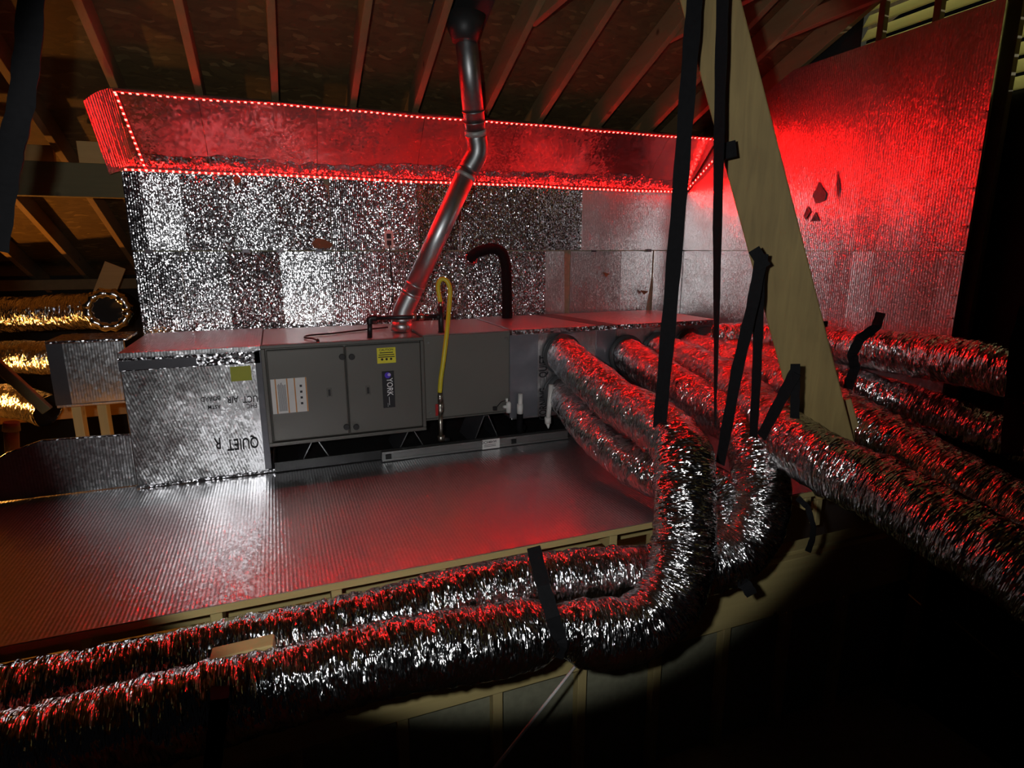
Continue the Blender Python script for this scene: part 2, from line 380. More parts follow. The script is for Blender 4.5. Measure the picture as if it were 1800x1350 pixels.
# eave framing seen past the left end of the foil wall
b = MB().box(-4.0, WL-.012, 4.25, 4.34, 1.468, 1.655).build('trim_1', 'dark_wood', bevel=.004); struct(b)
for px0, px1 in ((-70, 98), (135, 214)):
    a = onY(px0, 248, 4.42); c = onY(px1, 283, 4.42)
    MB().box(a.x, c.x, 4.40, 4.44, 1.62, a.z).build('blocking', 'orange_pine', b, bevel=.003)
pl = MB().box(-5, WR, 6.28, 6.42, .83, .92).build('trim_2', 'stud_dark', bevel=.004); struct(pl)
struct(MB().box(-5, WR, 6.7, 6.75, -1.4, 1.0).build('wall_eave', 'unlit_black'))  # darkness between the left ducts put into this wall's colour
struct(MB().box(-5.2, 3.6, -1.6, 6.9, -1.45, -1.40).build('floor', 'batt'))

# gable end: louvred vent, studs, near-black sheet for the unlit depth
gw = struct(MB().box(3.26, 3.30, -1.0, 4.3, -1.4, 1.886).box(3.26, 3.30, 2.80, 4.3, 1.886, 3.0).box(3.26, 3.30, -1.0, .69, 1.886, 3.6).build('wall_gable', 'unlit_black'))
for y in (1.905, 2.31, 2.62):
    zt = 3.4 if y < 2.0 else roof_z(y)+.12
    MB().box(3.175, 3.21, 1.919 if y == 1.905 else y-.019, 1.997 if y == 1.905 else y+.019, -1.4 if y < 2 else 2.0, zt).build('stud', 'stud_dark', gw, bevel=.003)
vent = thing('gable_vent', 'cream horizontal louvred gable vent at top right behind dark stud', 'vent', (3.3, 1.9, 1.883))
for k in range(16):
    z = 1.887+k*.074; ymax = min(2.78, 3.77-(z-2.004)/.416+.15)
    if ymax < 1.0: break
    MB().hexa([(3.235, .7, z), (3.235, ymax, z), (3.275, ymax, z+.066), (3.275, .7, z+.066)], (.008, 0, 0)).build('slat', 'louver', vent)
# lower wall under the platform: header, studs, drywall
HY = 2.07
lw = struct(MB().box(-3, 3.3, HY+.06, HY+.075, -1.4, -.68).build('wall_lower', 'drywall'))
MB().box(-3, 3.3, HY, HY+.04, -.680, -.376).build('header_board', 'lumber_x', lw, bevel=.004)
MB().box(-3, 3.3, HY+.05, HY+.14, -.405, -.366).build('top_plate', 'lumber_x', lw, bevel=.004)
for k in range(-6, 6):
    x = .75+k*.41
    MB().box(x-.022, x+.022, HY+.010, HY+.06, -1.4, -.682).build('stud', 'lumber_z', lw, bevel=.003)

# ------------------------------------------------------------------ furnace platform
pf = thing('furnace_platform', 'low plywood platform faced with ribbed silver foil under the furnace', 'platform', (0, 2.05, -.376))
MB().box(-3.2, 3.09, 2.052, WB-.002, -.026, -.008).build('deck_board', 'lumber_x', pf)
ex = [-3.2+.157*k for k in range(41)]
ex = [x for x in ex if x < 3.0]+[3.09]
ez = [random.uniform(-.0028, 0) for _ in ex]
for i in range(len(ex)-1):
    t0, t1 = ez[i], ez[i+1]
    q = [(ex[i], 2.05, -.008), (ex[i+1], 2.05, -.008), (ex[i+1], WB-.003, -.008), (ex[i], WB-.003, -.008)]
    o = MB().add([*q, *[(a, b_, (t0 if j in (0, 3) else t1)) for j, (a, b_, c) in enumerate(q)]],
                 [(3, 2, 1, 0), (4, 5, 6, 7), (0, 1, 5, 4), (1, 2, 6, 5), (2, 3, 7, 6), (3, 0, 4, 7)]).build('foil_panel', 'foil_deck', pf)
MB().box(-3.2, 3.09, 2.046, 2.060, -.030, -.006).build('edge_strip', 'lumber_x', pf)
MB().box(-3.2, 3.09, 2.30, 2.338, -.21, -.03).build('rim_joist', 'lumber_x', pf, bevel=.003)
for x in (-1.50, -1.09, -.69, -.28, .12, .515, .90, 1.291, 1.69, 2.08, 2.42, 2.80):
    MB().box(x-.019, x+.019, 2.075, 2.30, -.115, -.028).build('joist', 'lumber_x', pf, bevel=.003)
    MB().box(x-.045, x-.007, 2.30, 2.34, -.366, -.21).build('cripple_post', 'lumber_z', pf, bevel=.003)

# ------------------------------------------------------------------ LED soffit panel
PT, PY = 1.965, 3.775
def pan(x, t, off=0.0):      # point on the slanted panel, t 0 at the wall, 1 at the top edge
    n = Vector((0, -.707, -.707))
    return Vector((x, WB-.004+(PY-WB)*t, TOPB+(PT-TOPB)*t)) + n*off
sp = thing('foil_soffit', 'slanted silver foil board above the back wall outlined by red lights', 'panel', (1.2, 4.1, TOPB))
bx = [-.68, -.30, .30, .92, 1.52, 2.15, 2.68, 3.09]
for i in range(len(bx)-1):
    a, c = bx[i]+.001, bx[i+1]-.001; d1, d2 = random.uniform(-.001, .001), random.uniform(-.001, .001)
    MB().hexa([pan(a, 0), pan(c, 0), pan(c, 1, d2), pan(a, 1, d1)], Vector((0, .007, .007))).build('foil_panel', 'foil_soffit', sp)
    # crinkled strip where the foil is tucked against the wall
    nx = 24; vs = []; fs = []
    for j in range(4):
        for q in range(nx+1):
            x_ = a+(c-a)*q/nx; kk = (.24+.10*noise.noise(Vector((x_*3.1, .3, 8)))+.05*noise.noise(Vector((x_*17, 2.2, 5))))*(1-j/3)
            vs.append(pan(x_, kk, (.0015 if j == 0 else .004) if j in (0, 3) else .005+.010*abs(noise.noise(Vector((x_*14, j*3.3, 1.7))))))
    for j in range(3):
        for q in range(nx): fs.append((j*(nx+1)+q, j*(nx+1)+q+1, (j+1)*(nx+1)+q+1, (j+1)*(nx+1)+q))
    MB().add(vs, fs).build('crinkled_foil', 'foil_crinkle', sp)
fl = MB(); n = 6; vs = []
for i in range(n+1):
    s_ = i/n
    for t in (0, 1):
        vs.append(pan(-.68-.13*s_, t*(1-.02*s_), .0+.05*s_*s_)+Vector((0, 0, -.035*s_*s_ if t else 0)))
fs = [(2*i, 2*i+1, 2*i+3, 2*i+2) for i in range(n)]
fl.add(vs, fs); m_ = len(fl.v); fl.add([Vector(v)+Vector((0, .006, .006)) for v in vs], [f[::-1] for f in fs])
fl.f += [(0, m_, m_+1, 1), (2*n, 2*n+1, m_+2*n+1, m_+2*n)]; fl.sm += [False]*2
for i in range(n): fl.f += [(2*i, 2*i+2, m_+2*i+2, m_+2*i), (2*i+1, m_+2*i+1, m_+2*i+3, 2*i+3)]; fl.sm += [False]*2
fl.build('folded_flap', 'foil_flap', sp)
def led(label, p0, p1, nrm, sag=0.0):
    p0, p1, nrm = Vector(p0), Vector(p1), Vector(nrm).normalized(); L = (p1-p0).length; n = int(L/.0335)
    th = thing('led_strip', label, 'light strip', p0, 'red strips of light dots around the foil board')
    dn = (p1-p0).normalized(); sd = dn.cross(nrm).normalized()
    def at(t): return p0.lerp(p1, t)+Vector((0, 0, 1))*(.012*math.sin(t*17+L)+.006*math.sin(t*41))*sag
    pts = [at(k/24) for k in range(25)]
    ribbon_mesh(pts, .012, .0025, [sd]*25).build('strip_tape', 'led_tape', th)
    mb = MB(); hs = MB()
    for k in range(n+1):
        c = at(k/n)+nrm*.004
        a, bb, h = dn*.0062, sd*.0056, nrm*.006
        vs = [c-a-bb, c+a-bb, c+a+bb, c-a+bb]; hs.hexa(vs, nrm*.003)
        c2 = c+nrm*.0032; mb.add([c2+(v-c)*.98 for v in vs]+[c2+nrm*.0009+(v-c)*.9 for v in vs], [(4, 5, 6, 7), (0, 1, 5, 4), (1, 2, 6, 5), (2, 3, 7, 6), (3, 0, 4, 7)])
    hs.build('dot_housings', 'led_tape', th, kind='stuff')
    o = mb.build('light_dots', 'led_red', th, kind='stuff'); o['label'] = 'glowing red light dots'
    return th
n45 = (0, -.45, -.89)
led('long red light strip along the upper edge of the slanted foil board', pan(-.675, .985, .010), pan(3.085, .985, .010), n45, .25)
led('long red light strip where the slanted board meets the back wall', Vector((-.73, WB-.022, TOPB-.002)), Vector((3.08, WB-.022, TOPB-.006)), (0, -.99, -.12), .2)
led('short slanting red light strip at the left end of the foil board', pan(-.672, .96, .012), pan(-.632, .03, .012), n45)
led('short slanting red light strip at the right end by the corner', onX(1263, 273, WR-.022), onX(1206, 337, WR-.022), (-1, -.1, 0))

# ------------------------------------------------------------------ furnace
FY = 3.308
def fx(px, py=680, y=FY): return onY(px, py, y).x
def fz(px, py, y=FY): return onY(px, py, y).z
TOP = .682
fu = thing('furnace', 'grey horizontal gas furnace with two front doors between foil boxes', 'furnace', (.33, 3.7, .148))
X0, X1, Z0, Z1 = -.092, .752, .148, .682
MB().box(X0, X1, FY+.028, 4.04, Z0, Z1).build('cabinet', 'furnace_grey', fu, bevel=.006)
MB().box(X0+.004, X1-.004, FY+.032, 4.03, Z1, Z1+.004).build('top_plate', 'cabinet_top', fu, bevel=.001)
for q in ((X0-.008, X1+.006, Z1-.012, Z1+.008), (X0-.008, X1+.006, Z0-.008, Z0+.012)):
    MB().box(q[0], q[1], FY-.004, FY+.03, q[2], q[3]).build('front_flange', 'furnace_grey', fu, bevel=.004)
for q in ((X0-.008, X0+.014), (X1-.014, X1+.006)):
    MB().box(q[0], q[1], FY-.004, FY+.03, Z0+.012, Z1-.012).build('front_flange', 'furnace_grey', fu, bevel=.004)
XS = fx(610, 680)
def door(x0, x1):
    return MB().box(x0, x1, FY-.006, FY+.026, Z0+.02, Z1-.02).build('door', 'door_grey', fu, bevel=.007)
dl = door(X0+.018, XS-.0025); dr = door(XS+.0025, X1-.016)
for px, py, d in ((601, 627, dl), (609, 750, dl), (618, 627, dr), (626, 750, dr)):
    c = onY(px, py, FY-.006); MB().tube([(c.x, FY-.006, c.z), (c.x, FY-.020, c.z)], .0165, 10).build('screw_knob', 'knob_black', d, bevel=.002)
for px, py, d in ((579, 690, dl), (647, 686, dr)):
    c = onY(px, py, FY-.006)
    MB().box(c.x-.013, c.x+.013, FY-.010, FY-.005, c.z-.026, c.z+.026).build('latch_plate', 'furnace_grey', d, bevel=.003)
    MB().box(c.x-.006, c.x+.006, FY-.012, FY-.009, c.z-.018, c.z+.018).build('latch_slot', 'knob_black', d, bevel=.001)
# white instruction label with orange bars (turned on its side)
a = onY(475, 668, FY-.006); c = onY(543, 726, FY-.006); lbl = MB().box(a.x, c.x, FY-.009, FY-.0055, fz(475, 728), fz(543, 662)).build('instruction_label', 'label_white', dl)
lbl['label'] = 'white label with orange bars'
zz0, zz1 = fz(475, 728), fz(543, 662)
for t in (.13, .45, .66, .98):
    x = a.x+(c.x-a.x)*t; MB().box(x-.003, x+.003, FY-.0097, FY-.0088, zz0, zz1).build('orange_bar', 'label_orange', lbl)
for k in range(4):
    z = zz0+(zz1-zz0)*(.25+.17*k); x = a.x+(c.x-a.x)*.83
    MB().box(x-.006, x+.006, FY-.0097, FY-.0088, z-.006, z+.006).build('pictogram', 'ink', lbl)
for k in range(9):
    x = a.x+(c.x-a.x)*(.19+.026*k)
    MB().box(x-.0012, x+.0012, FY-.0095, FY-.0088, zz0+.012, zz1-.015-.02*random.random()).build('print_line', 'tape_dark', lbl)
# yellow caution label
a = onY(662, 612, FY-.006); c = onY(696, 637, FY-.006)
yl = MB().box(a.x, c.x, FY-.009, FY-.0055, c.z, a.z).build('caution_label', 'label_yellow', dr)
cx, cz = (a.x+c.x)/2, (a.z+c.z)/2; h = a.z-c.z
text('caution_text', 'CAUTION', h*.2, (cx, FY-.0095, a.z-h*.14), (1, 0, 0), (0, 0, 1), 'ink', yl)
for k, w_ in enumerate((.36, .42, .44)):
    z = a.z-h*(.32+.14*k); MB().box(cx-(c.x-a.x)*w_, cx+(c.x-a.x)*w_, FY-.0097, FY-.0088, z-.002, z+.003).build('print_line', 'ink', yl)
for s_ in (-.24, 0, .24):
    MB().tube([(cx+(c.x-a.x)*s_, FY-.0088, c.z+h*.26), (cx+(c.x-a.x)*s_, FY-.0097, c.z+h*.26)], .007, 10).build('symbol', 'ink', yl)
# YORK badge, read from top to bottom
a = onY(671, 653, FY-.006); c = onY(696, 715, FY-.006)
bd = MB().box(a.x, c.x-.004, FY-.011, FY-.0055, c.z, a.z).build('name_badge', 'ink', dr, bevel=.001)
cx = (a.x+c.x)/2; H_ = a.z-c.z
MB().tube([(cx-.004, FY-.011, a.z-H_*.11), (cx-.004, FY-.0122, a.z-H_*.11)], .017, 18).build('badge_disc', 'ink_blue', bd)
MB().tube([(cx+.004, FY-.012, a.z-H_*.095), (cx+.004, FY-.0132, a.z-H_*.095)], .009, 14).build('badge_dot', 'ink_lilac', bd)
text('badge_word', 'YORK', .046, (cx+.004, FY-.0118, a.z-H_*.43), (0, 0, -1), (1, 0, 0), 'ink_white', bd, sx=.82, thick=.001)
MB().box(cx-.002, cx+.0, FY-.0122, FY-.0108, a.z-H_*.93, a.z-H_*.70).build('badge_small_print', 'ink_white', bd)
MB().box(cx-.010, cx-.009, FY-.0122, FY-.0108, a.z-H_*.97, a.z-H_*.87).build('badge_small_print', 'ink_white', bd)
# coil cabinet
cc = thing('coil_cabinet', 'plain grey coil cabinet between furnace doors and taped duct box', 'cabinet', (1.02, 3.7, .19))
CX1 = fx(897, 650, 3.345)
MB().box(X1+.008, CX1, 3.345, 4.04, .195, .690).build('cabinet', 'coil_grey', cc, bevel=.005)
MB().box(X1+.010, CX1-.003, 3.35, 4.03, .690, .695).build('top_plate', 'cabinet_top', cc, bevel=.001)
MB().box(X1+.008, CX1+.01, 3.338, 3.36, .186, .196).build('bottom_flange', 'furnace_grey', cc, bevel=.002)
for x, z in ((X1+.04, .23), (X1+.04, .65), (CX1-.03, .65), (CX1-.03, .24)):
    MB().tube([(x, 3.346, z), (x, 3.340, z)], .006, 8).build('screw', 'galv_dark', cc)
# return box (left) with writing upside down
rb = thing('return_box', 'silver foil duct box with upside-down QUIET R print left of furnace', 'duct box', (-.4, 3.7, 0))
BX0, BX1 = -.726, -.108
for q, nm in (((BX0, BX1, FY+.002, FY+.03, .004, .664), 'front_face'), ((BX0, BX0+.028, FY+.03, 4.05, .004, .664), 'side_face'), ((BX1-.028, BX1, FY+.03, 4.05, .004, .664), 'side_face')):
    MB().box(*q).build(nm, 'foil_box', rb, bevel=.004)
MB().box(BX0-.002, BX1+.014, FY, 4.06, .662, .690).build('lid', 'foil_plenum', rb, bevel=.004)
MB().box(BX0-.003, BX1+.004, FY-.003, FY+.004, .600, .662).build('tape_band', 'foil_tape', rb)
MB().box(BX0-.004, BX0+.33, FY-.0045, FY+.002, .604, .650).build('tape_band', 'tape_dark', rb)
MB().box(BX1-.02, BX1+.012, FY-.003, FY+.02, .02, .662).build('tape_band', 'tape_dark', rb)
MB().box(BX0-.004, BX1+.03, FY-.006, FY+.004, .0015, .016).build('tape_band', 'foil_tape', rb)
a = onY(404, 645, FY); c = onY(443, 668, FY)
MB().box(a.x, c.x, FY-.003, FY+.003, c.z, a.z).build('inspection_sticker', 'label_green', rb)
def flip(txt, px, py, size, sx=1.0, al='LEFT', mat='ink'):
    c = onY(px, py, FY); text('print', txt, size, (c.x, FY-.0012, c.z), (-1, 0, 0), (0, 0, -1), mat, rb, align=al, sx=sx, thick=.0005)
flip('QUIET', 455, 776, .086, .62); flip('R', 389, 778, .086, .62)
flip('DUCT', 463, 699, .05, .72); flip('AIR', 419, 701, .05, .72); flip('BOARD', 388, 699, .034, .8)
flip('FHC', 452, 712, .034, .8); flip('ASTM', 388, 714, .03, .8)
# supply plenum (right)
sn = thing('supply_plenum', 'long silver foil duct box feeding the flexible ducts', 'duct box', (2.0, 3.7, .13))
SY = 3.335; SX0, SX1 = CX1+.004, 2.80
for q, nm in (((SX0, SX1, SY, SY+.028, .135, .668), 'front_face'), ((SX1-.028, SX1, SY+.028, 4.05, .135, .668), 'side_face'), ((SX0, SX1, SY+.028, 4.05, .135, .150), 'bottom_face')):
    MB().box(*q).build(nm, 'foil_plenum', sn, bevel=.004)
MB().box(SX0, SX1+.01, SY-.012, 4.05, .668, .702).build('lid', 'foil_plenum', sn, bevel=.004)
MB().box(SX0-.012, fx(945, 650, SY), SY-.004, SY+.004, .150, .668).build('tape_band', 'mastic_grey', sn)
t0, t1 = fx(1047, 620, SY), fx(1080, 620, SY)
MB().box(t0, t1, SY-.004, SY+.004, .16, .668).build('tape_band', 'mastic_grey', sn)
MB().hexa([(t0, SY-.016, .7025), (t1, SY-.016, .7025), (t1-.12, 4.04, .7025), (t0-.12, 4.04, .7025)], (0, 0, .001)).build('tape_band', 'tape_dark', sn)
MB().box(SX0, SX1+.008, SY-.0165, SY-.0125, .672, .700).build('tape_band', 'foil_tape', sn)
c = onY(955, 738, SY); text('print', 'CORNING', .075, (c.x, SY-.002, c.z), (0, 0, 1), (-1, 0, 0), 'ink', sn, align='LEFT', sx=.60, thick=.0005)
c = onY(955, 664, SY); text('print', 'QUIET', .075, (c.x, SY-.002, c.z), (0, 0, 1), (-1, 0, 0), 'ink', sn, align='LEFT', sx=.66, thick=.0005)
c = onY(1214, 581, SY); text('print', 'R', .07, (c.x, SY-.002, c.z), (0, 0, 1), (-1, 0, 0), 'ink', sn, sx=.8, thick=.0005)
COLL = [(986, 622), (986, 690), (1098, 622), (1155, 616), (1208, 610), (1236, 606)]
colc = []
for px, py in COLL:
    c = onY(px, py, SY); colc.append(c)
    mb = MB()
    prof = [(.118, 0), (.118, -.01), (.150, -.012), (.150, -.03), (.122, -.034), (.112, -.06)]
    mb.tube([(c.x, SY-.001+d, c.z) for r_, d in prof], [r_*.86 for r_, d in prof], 28)
    mb.build('duct_collar', 'duct_collar', sn)

# ------------------------------------------------------------------ flexible ducts
def duct(label, pts, r=.11, mat='duct_film', seed=0, ends=None, group='silver flexible ducts', name='flexible_duct', dents=()):
    step = .011
    path = spline(pts, step); n = len(path); seg = 44
    th = thing(name, label, 'duct', path[0], group)
    vs, fs, uvs = [], [], []; t = (path[1]-path[0]).normalized(); nn = t.orthogonal().normalized(); L = 0
    for i, p in enumerate(path):
        a, b_ = path[max(i-1, 0)], path[min(i+1, n-1)]; t = (b_-a).normalized(); nn = (nn-t*nn.dot(t)).normalized(); bn = t.cross(nn)
        if i: L += (p-path[i-1]).length
        dent = 1.0
        for dp, amt, wid in dents: dent -= amt*math.exp(-((p-dp).length/wid)**2)
        slow = 1+.05*noise.noise(Vector((L*2.3, seed*7.1, 0)))
        for k in range(seg):
            an = 2*math.pi*k/seg; ca, sa = math.cos(an), math.sin(an)
            w1 = noise.noise(Vector((L*26+1.2*sa, ca*1.6+seed*3, sa*1.6)))
            w2 = noise.noise(Vector((L*62, ca*4.5+seed*3, sa*4.5+9)))
            sag = noise.noise(Vector((L*4, ca*1.2, sa*1.2+seed)))
            rr = r*dent*slow*(1+.075*w1+.050*w2+.06*sag)
            vs.append(p+(nn*ca+bn*sa)*rr); uvs.append((L, k/seg*2*math.pi*r))
    for i in range(n-1):
        for k in range(seg): fs.append((i*seg+k, i*seg+(k+1) % seg, (i+1)*seg+(k+1) % seg, (i+1)*seg+k))
    me = bpy.data.meshes.new('insulation_jacket'); me.from_pydata([tuple(v) for v in vs], [], fs)
    me.polygons.foreach_set('use_smooth', [True]*len(fs))
    uvl = me.uv_layers.new(name='UVMap'); flat = []
    for f in fs:
        k = f[0] % seg
        for j, vi in enumerate(f):
            u_, v_ = uvs[vi]
            if k == seg-1 and j in (1, 2): v_ = 2*math.pi*r
            flat += [u_, v_]
    uvl.data.foreach_set('uv', flat)
    bm = bmesh.new(); bm.from_mesh(me); bmesh.ops.recalc_face_normals(bm, faces=bm.faces); bm.to_mesh(me); bm.free()
    me.materials.append(M[mat]); o = bpy.data.objects.new('insulation_jacket', me); col.objects.link(o)
    o.parent = th; o.matrix_parent_inverse = th.matrix_world.inverted()
    # inner liner disc closes each end
    for p, q in ((path[0], path[2]), (path[-1], path[-3])):
        d = (q-p).normalized(); MB().tube([p+d*.012, p+d*.03], r*.97, 24).build('end_cap', 'duct_mouth', th)
    return th, path
C = colc
D1 = [C[0]+Vector((0, -.03, 0)), P(1035, 664, 3.28), P(1085, 706, 2.96), P(1140, 738, 2.66), P(1182, 768, 2.42), P(1203, 812, 2.27), P(1204, 880, 2.2), P(1201, 960, 2.15), P(1183, 1040, 2.1), P(1130, 1098, 2.05), P(1050, 1112, 2.02), P(980, 1106, 2.0), P(860, 1128, 1.92), P(700, 1152, 1.84), P(500, 1207, 1.74), P(300, 1256, 1.65), P(100, 1306, 1.56), P(-120, 1360, 1.47)]
dk, path1 = duct('front silver flexible duct looping down past the platform and off lower left', D1, .112, seed=1, dents=((P(1182, 768, 2.42), .06, .07), (P(978, 1106, 2.0), .28, .055), (P(1060, 1112, 2.02), -.06, .08)))
D2 = [C[2]+Vector((0, -.03, 0)), P(1155, 660, 3.4), P(1235, 708, 3.0), P(1290, 742, 2.72), P(1322, 786, 2.52), P(1338, 850, 2.42), P(1330, 920, 2.38), P(1285, 978, 2.36), P(1200, 1002, 2.33), P(1080, 1010, 2.28), P(900, 1030, 2.2), P(700, 1082, 2.08), P(500, 1128, 1.98), P(300, 1172, 1.88), P(100, 1216, 1.78), P(-120, 1268, 1.68)]
duct('second silver duct hooking down behind the front loop and running left under platform', D2, .108, seed=2)
D3 = [C[1]+Vector((0, -.03, 0)), P(1030, 745, 3.28), P(1085, 795, 2.98), P(1145, 832, 2.75), P(1215, 852, 2.6), P(1268, 872, 2.52), P(1282, 925, 2.48), P(1250, 975, 2.52), P(1180, 985, 2.62)]
duct('lowest silver duct lying on the foil platform beside the drain pan', D3, .104, seed=3)
D4 = [C[3]+Vector((0, -.03, 0)), P(1220, 642, 3.5), P(1290, 680, 3.0), P(1360, 748, 2.5), P(1440, 808, 2.18), P(1540, 857, 1.98), P(1670, 932, 1.76), P(1800, 1010, 1.6), P(1960, 1115, 1.45)]
duct('nearest right silver duct running past the brace foot to lower right', D4, .110, seed=4)
D5 = [C[4]+Vector((0, -.03, 0)), P(1290, 640, 3.55), P(1390, 682, 3.1), P(1500, 742, 2.62), P(1640, 822, 2.25), P(1800, 908, 1.98), P(1960, 995, 1.78)]
duct('dim silver duct right of the brace, between its two neighbours', D5, .108, 'duct_film_soft', seed=5)
D6 = [C[5]+Vector((0, -.03, 0)), P(1360, 636, 3.5), P(1480, 672, 3.15), P(1640, 722, 2.85), P(1790, 776, 2.6), P(1960, 845, 2.4)]
duct('slim silver duct just below the topmost right-hand duct', D6, .092, 'duct_film_soft', seed=6)
D7 = [P(1256, 598, 3.95), P(1320, 597, 3.82), P(1400, 601, 3.55), P(1500, 611, 3.15), P(1620, 625, 2.82), P(1760, 650, 2.5), P(1960, 700, 2.2)]
duct('topmost silver duct running right along the foil wall', D7, .105, 'duct_film_soft', seed=7, dents=((P(1500, 611, 3.15), .12, .05),))
# warm-lit ducts at far left
D8 = [onY(-120, 556, 5.75), onY(-40, 553, 5.7), onY(60, 552, 5.62), onY(130, 548, 5.52), onY(185, 546, 5.40)]
d8, _ = duct('gold-lit flexible duct with open round mouth beside the foil wall', D8, .135, 'duct_film', seed=8, group='warm-lit ducts at far left')
c = onY(190, 545, 5.22); mo = MB(); ring = []
for k in range(33):
    an = 2*math.pi*k/32; ring.append(c+Vector((math.cos(an)*.125, .0, math.sin(an)*.125)))
mo.tube(ring, [.036+.010*math.sin(k*2.3) for k in range(33)], 12, False).build('mouth_ring', 'duct_film', d8)
MB().tube([c+Vector((0, .2, 0)), c+Vector((0, .05, 0)), c+Vector((0, .0, 0))], [.14, .132, .118], 28).build('open_mouth', 'duct_mouth', d8)
D9 = [onY(-120, 632, 5.5), onY(-20, 630, 5.45), onY(50, 628, 5.4), onY(125, 630, 5.35)]
duct('middle gold-lit flexible duct passing behind the small foil box', D9, .125, 'duct_film', seed=9, group='warm-lit ducts at far left')
D10 = [onY(-120, 706, 5.3), onY(-20, 704, 5.25), onY(40, 708, 5.2), onY(85, 722, 5.1)]
duct('lower gold-lit flexible duct below the small foil box', D10, .12, 'duct_film', seed=10, group='warm-lit ducts at far left')

# small foil box at left + its posts, kick panel
sb = thing('foil_branch_box', 'small plain silver foil box behind the left end of large box', 'duct box', (-.98, 3.9, .35))
MB().box(-1.15, -.80, 3.80, 3.83, .35, .685).build('front_face', 'foil_plenum', sb, bevel=.004)
MB().box(-1.15, -1.12, 3.83, 4.25, .35, .685).build('side_face', 'foil_plenum', sb, bevel=.004)
MB().box(-1.155, -.78, 3.795, 4.09, .685, .70).build('lid', 'foil_tape', sb, bevel=.003)
MB().box(-1.15, -.80, 3.80, 4.25, .335, .35).build('bottom_face', 'foil_plenum', sb, bevel=.003)
MB().box(-1.152, -1.08, 3.797, 3.80, .35, .685).build('tape_band', 'tape_dark', sb)
for x in (-1.06, -.94):
    tag(MB().box(x-.045, x+.0, 3.86, 3.94, .001, .334).build('support_post', 'lumber_z', bevel=.004), ('left' if x < -1 else 'right')+' wooden post holding up the small foil box', 'post', 'posts under the small foil box')
kp = thing('foil_kick_panel', 'low crinkled dull foil panel standing on platform at far left', 'panel', (-1.1, 3.36, 0))
prof = [(-2.4, .10), (-1.62, .12), (-1.36, .16), (-1.24, .235), (-1.10, .28), (-.90, .275), (-.735, .268)]
mb = MB().prism([(x, 3.36, z) for x, z in prof]+[(-.735, 3.36, .001), (-2.4, 3.36, .001)], (0, .012, 0)); mb.build('foil_face', 'foil_plenum', kp)
for i in range(len(prof)-1):
    (xa, za), (xb, zb) = prof[i], prof[i+1]
    MB().bar((xa, 3.366, za), (xb, 3.366, zb), .016, .006).build('folded_edge', 'foil_tape', kp)
tag(MB().bar(onY(203, 466, 5.8), onY(172, 545, 5.8), .15, .02, (0, 1, 0)).build('scrap_board', 'orange_pine', bevel=.002), 'short orange scrap board leaning behind the open duct mouth', 'board')
tag(MB().bar(onY(-60, 590, 3.7), onY(84, 722, 3.7), .05, .038, (0, 1, 0)).build('slanting_stick', 'dark_wood', bevel=.004), 'dark slanting wooden stick crossing the gold-lit ducts', 'stick')
pp = thing('stub_pipe', 'short upright pale pipe stub with cap at far left', 'pipe', onY(20, 800, 3.55))
MB().tube([onY(24, 850, 3.55), onY(20, 752, 3.55)], .030, 16).build('pipe', 'stud_dark', pp)
MB().tube([onY(20, 757, 3.55), onY(20, 742, 3.55)], [.037, .033], 16).build('cap', 'rafter_wood', pp)
# shelf board behind the posts
tag(MB().box(-2.6, -.60, 5.62, 5.68, -.16, -.06).build('ledger_board', 'orange_pine', bevel=.004), 'orange horizontal ledger board low behind the small foil box', 'board')

# warm work bulb, out of frame at left
BP = Vector((-2.10, 5.0, .42))
wbm = thing('work_lamp', 'bare warm bulb on a hook beyond the left edge', 'lamp', BP)
prof = [(.0, .10), (.012, .098), (.026, .085), (.031, .065), (.027, .04), (.016, .02), (.014, 0)]
MB().tube([BP+Vector((0, 0, -.17+z)) for r_, z in prof[::-1]], [max(r_, .001) for r_, z in prof[::-1]], 16).build('bulb', 'bulb_glow', wbm)
MB().tube([BP+Vector((0, 0, -.075)), BP+Vector((0, 0, -.02))], .021, 14).build('socket', 'knob_black', wbm)
MB().tube([BP+Vector((0, 0, -.02)), BP+Vector((0, 0, 1.07))], .004, 8).build('cord', 'knob_black', wbm)
wl_ = light('work_lamp_light', 'POINT', BP+Vector((0, 0, -.22)), WARM_E, (1.0, .37, .06), shadow_soft_size=.03)
wl_.parent = wbm; wl_.matrix_parent_inverse = wbm.matrix_world.inverted()

# ------------------------------------------------------------------ vent pipe
vp = thing('vent_pipe', 'galvanised flue pipe rising from furnace top through the roof', 'pipe', (.69, 3.6, TOP))
v0 = Vector((.69, 3.60, .69)); v1 = v0+Vector((.012, 0, .11)); e0 = onY(822, 300, 3.46); e1 = onY(839, 268, 3.44); e2 = onY(836, 235, 3.42); vt = Vector((.995, 3.20, 2.30))
v2 = v1.lerp(e0, .14)
RP = .058
MB().tube([v0, v0.lerp(v1, .5)], RP+.006, 24).build('base_collar', 'galvanised', vp)
MB().tube(spline([v0.lerp(v1, .45), v1, v2], .02), RP+.002, 24).build('lower_elbow', 'galvanised', vp)
MB().tube([v2, e0], RP, 24).build('slanted_section', 'galvanised', vp)
MB().tube(spline([e0, e1, e2], .02), RP+.002, 24).build('upper_elbow', 'galv_dark', vp)
MB().tube([e2, vt], RP, 24).build('upright_section', 'galv_dark', vp)
def band(a, b_, t, w_, r_, m, nm='clamp_band'):
    d = (b_-a).normalized(); c = a.lerp(b_, t); MB().tube([c-d*w_/2, c+d*w_/2], r_, 24).build(nm, m, vp)
band(v2, e0, .0, .02, RP+.004, 'galvanised'); band(v2, e0, .07, .012, RP+.003, 'galvanised'); band(v2, e0, .965, .022, RP+.004, 'grey_tape', 'tape_wrap')
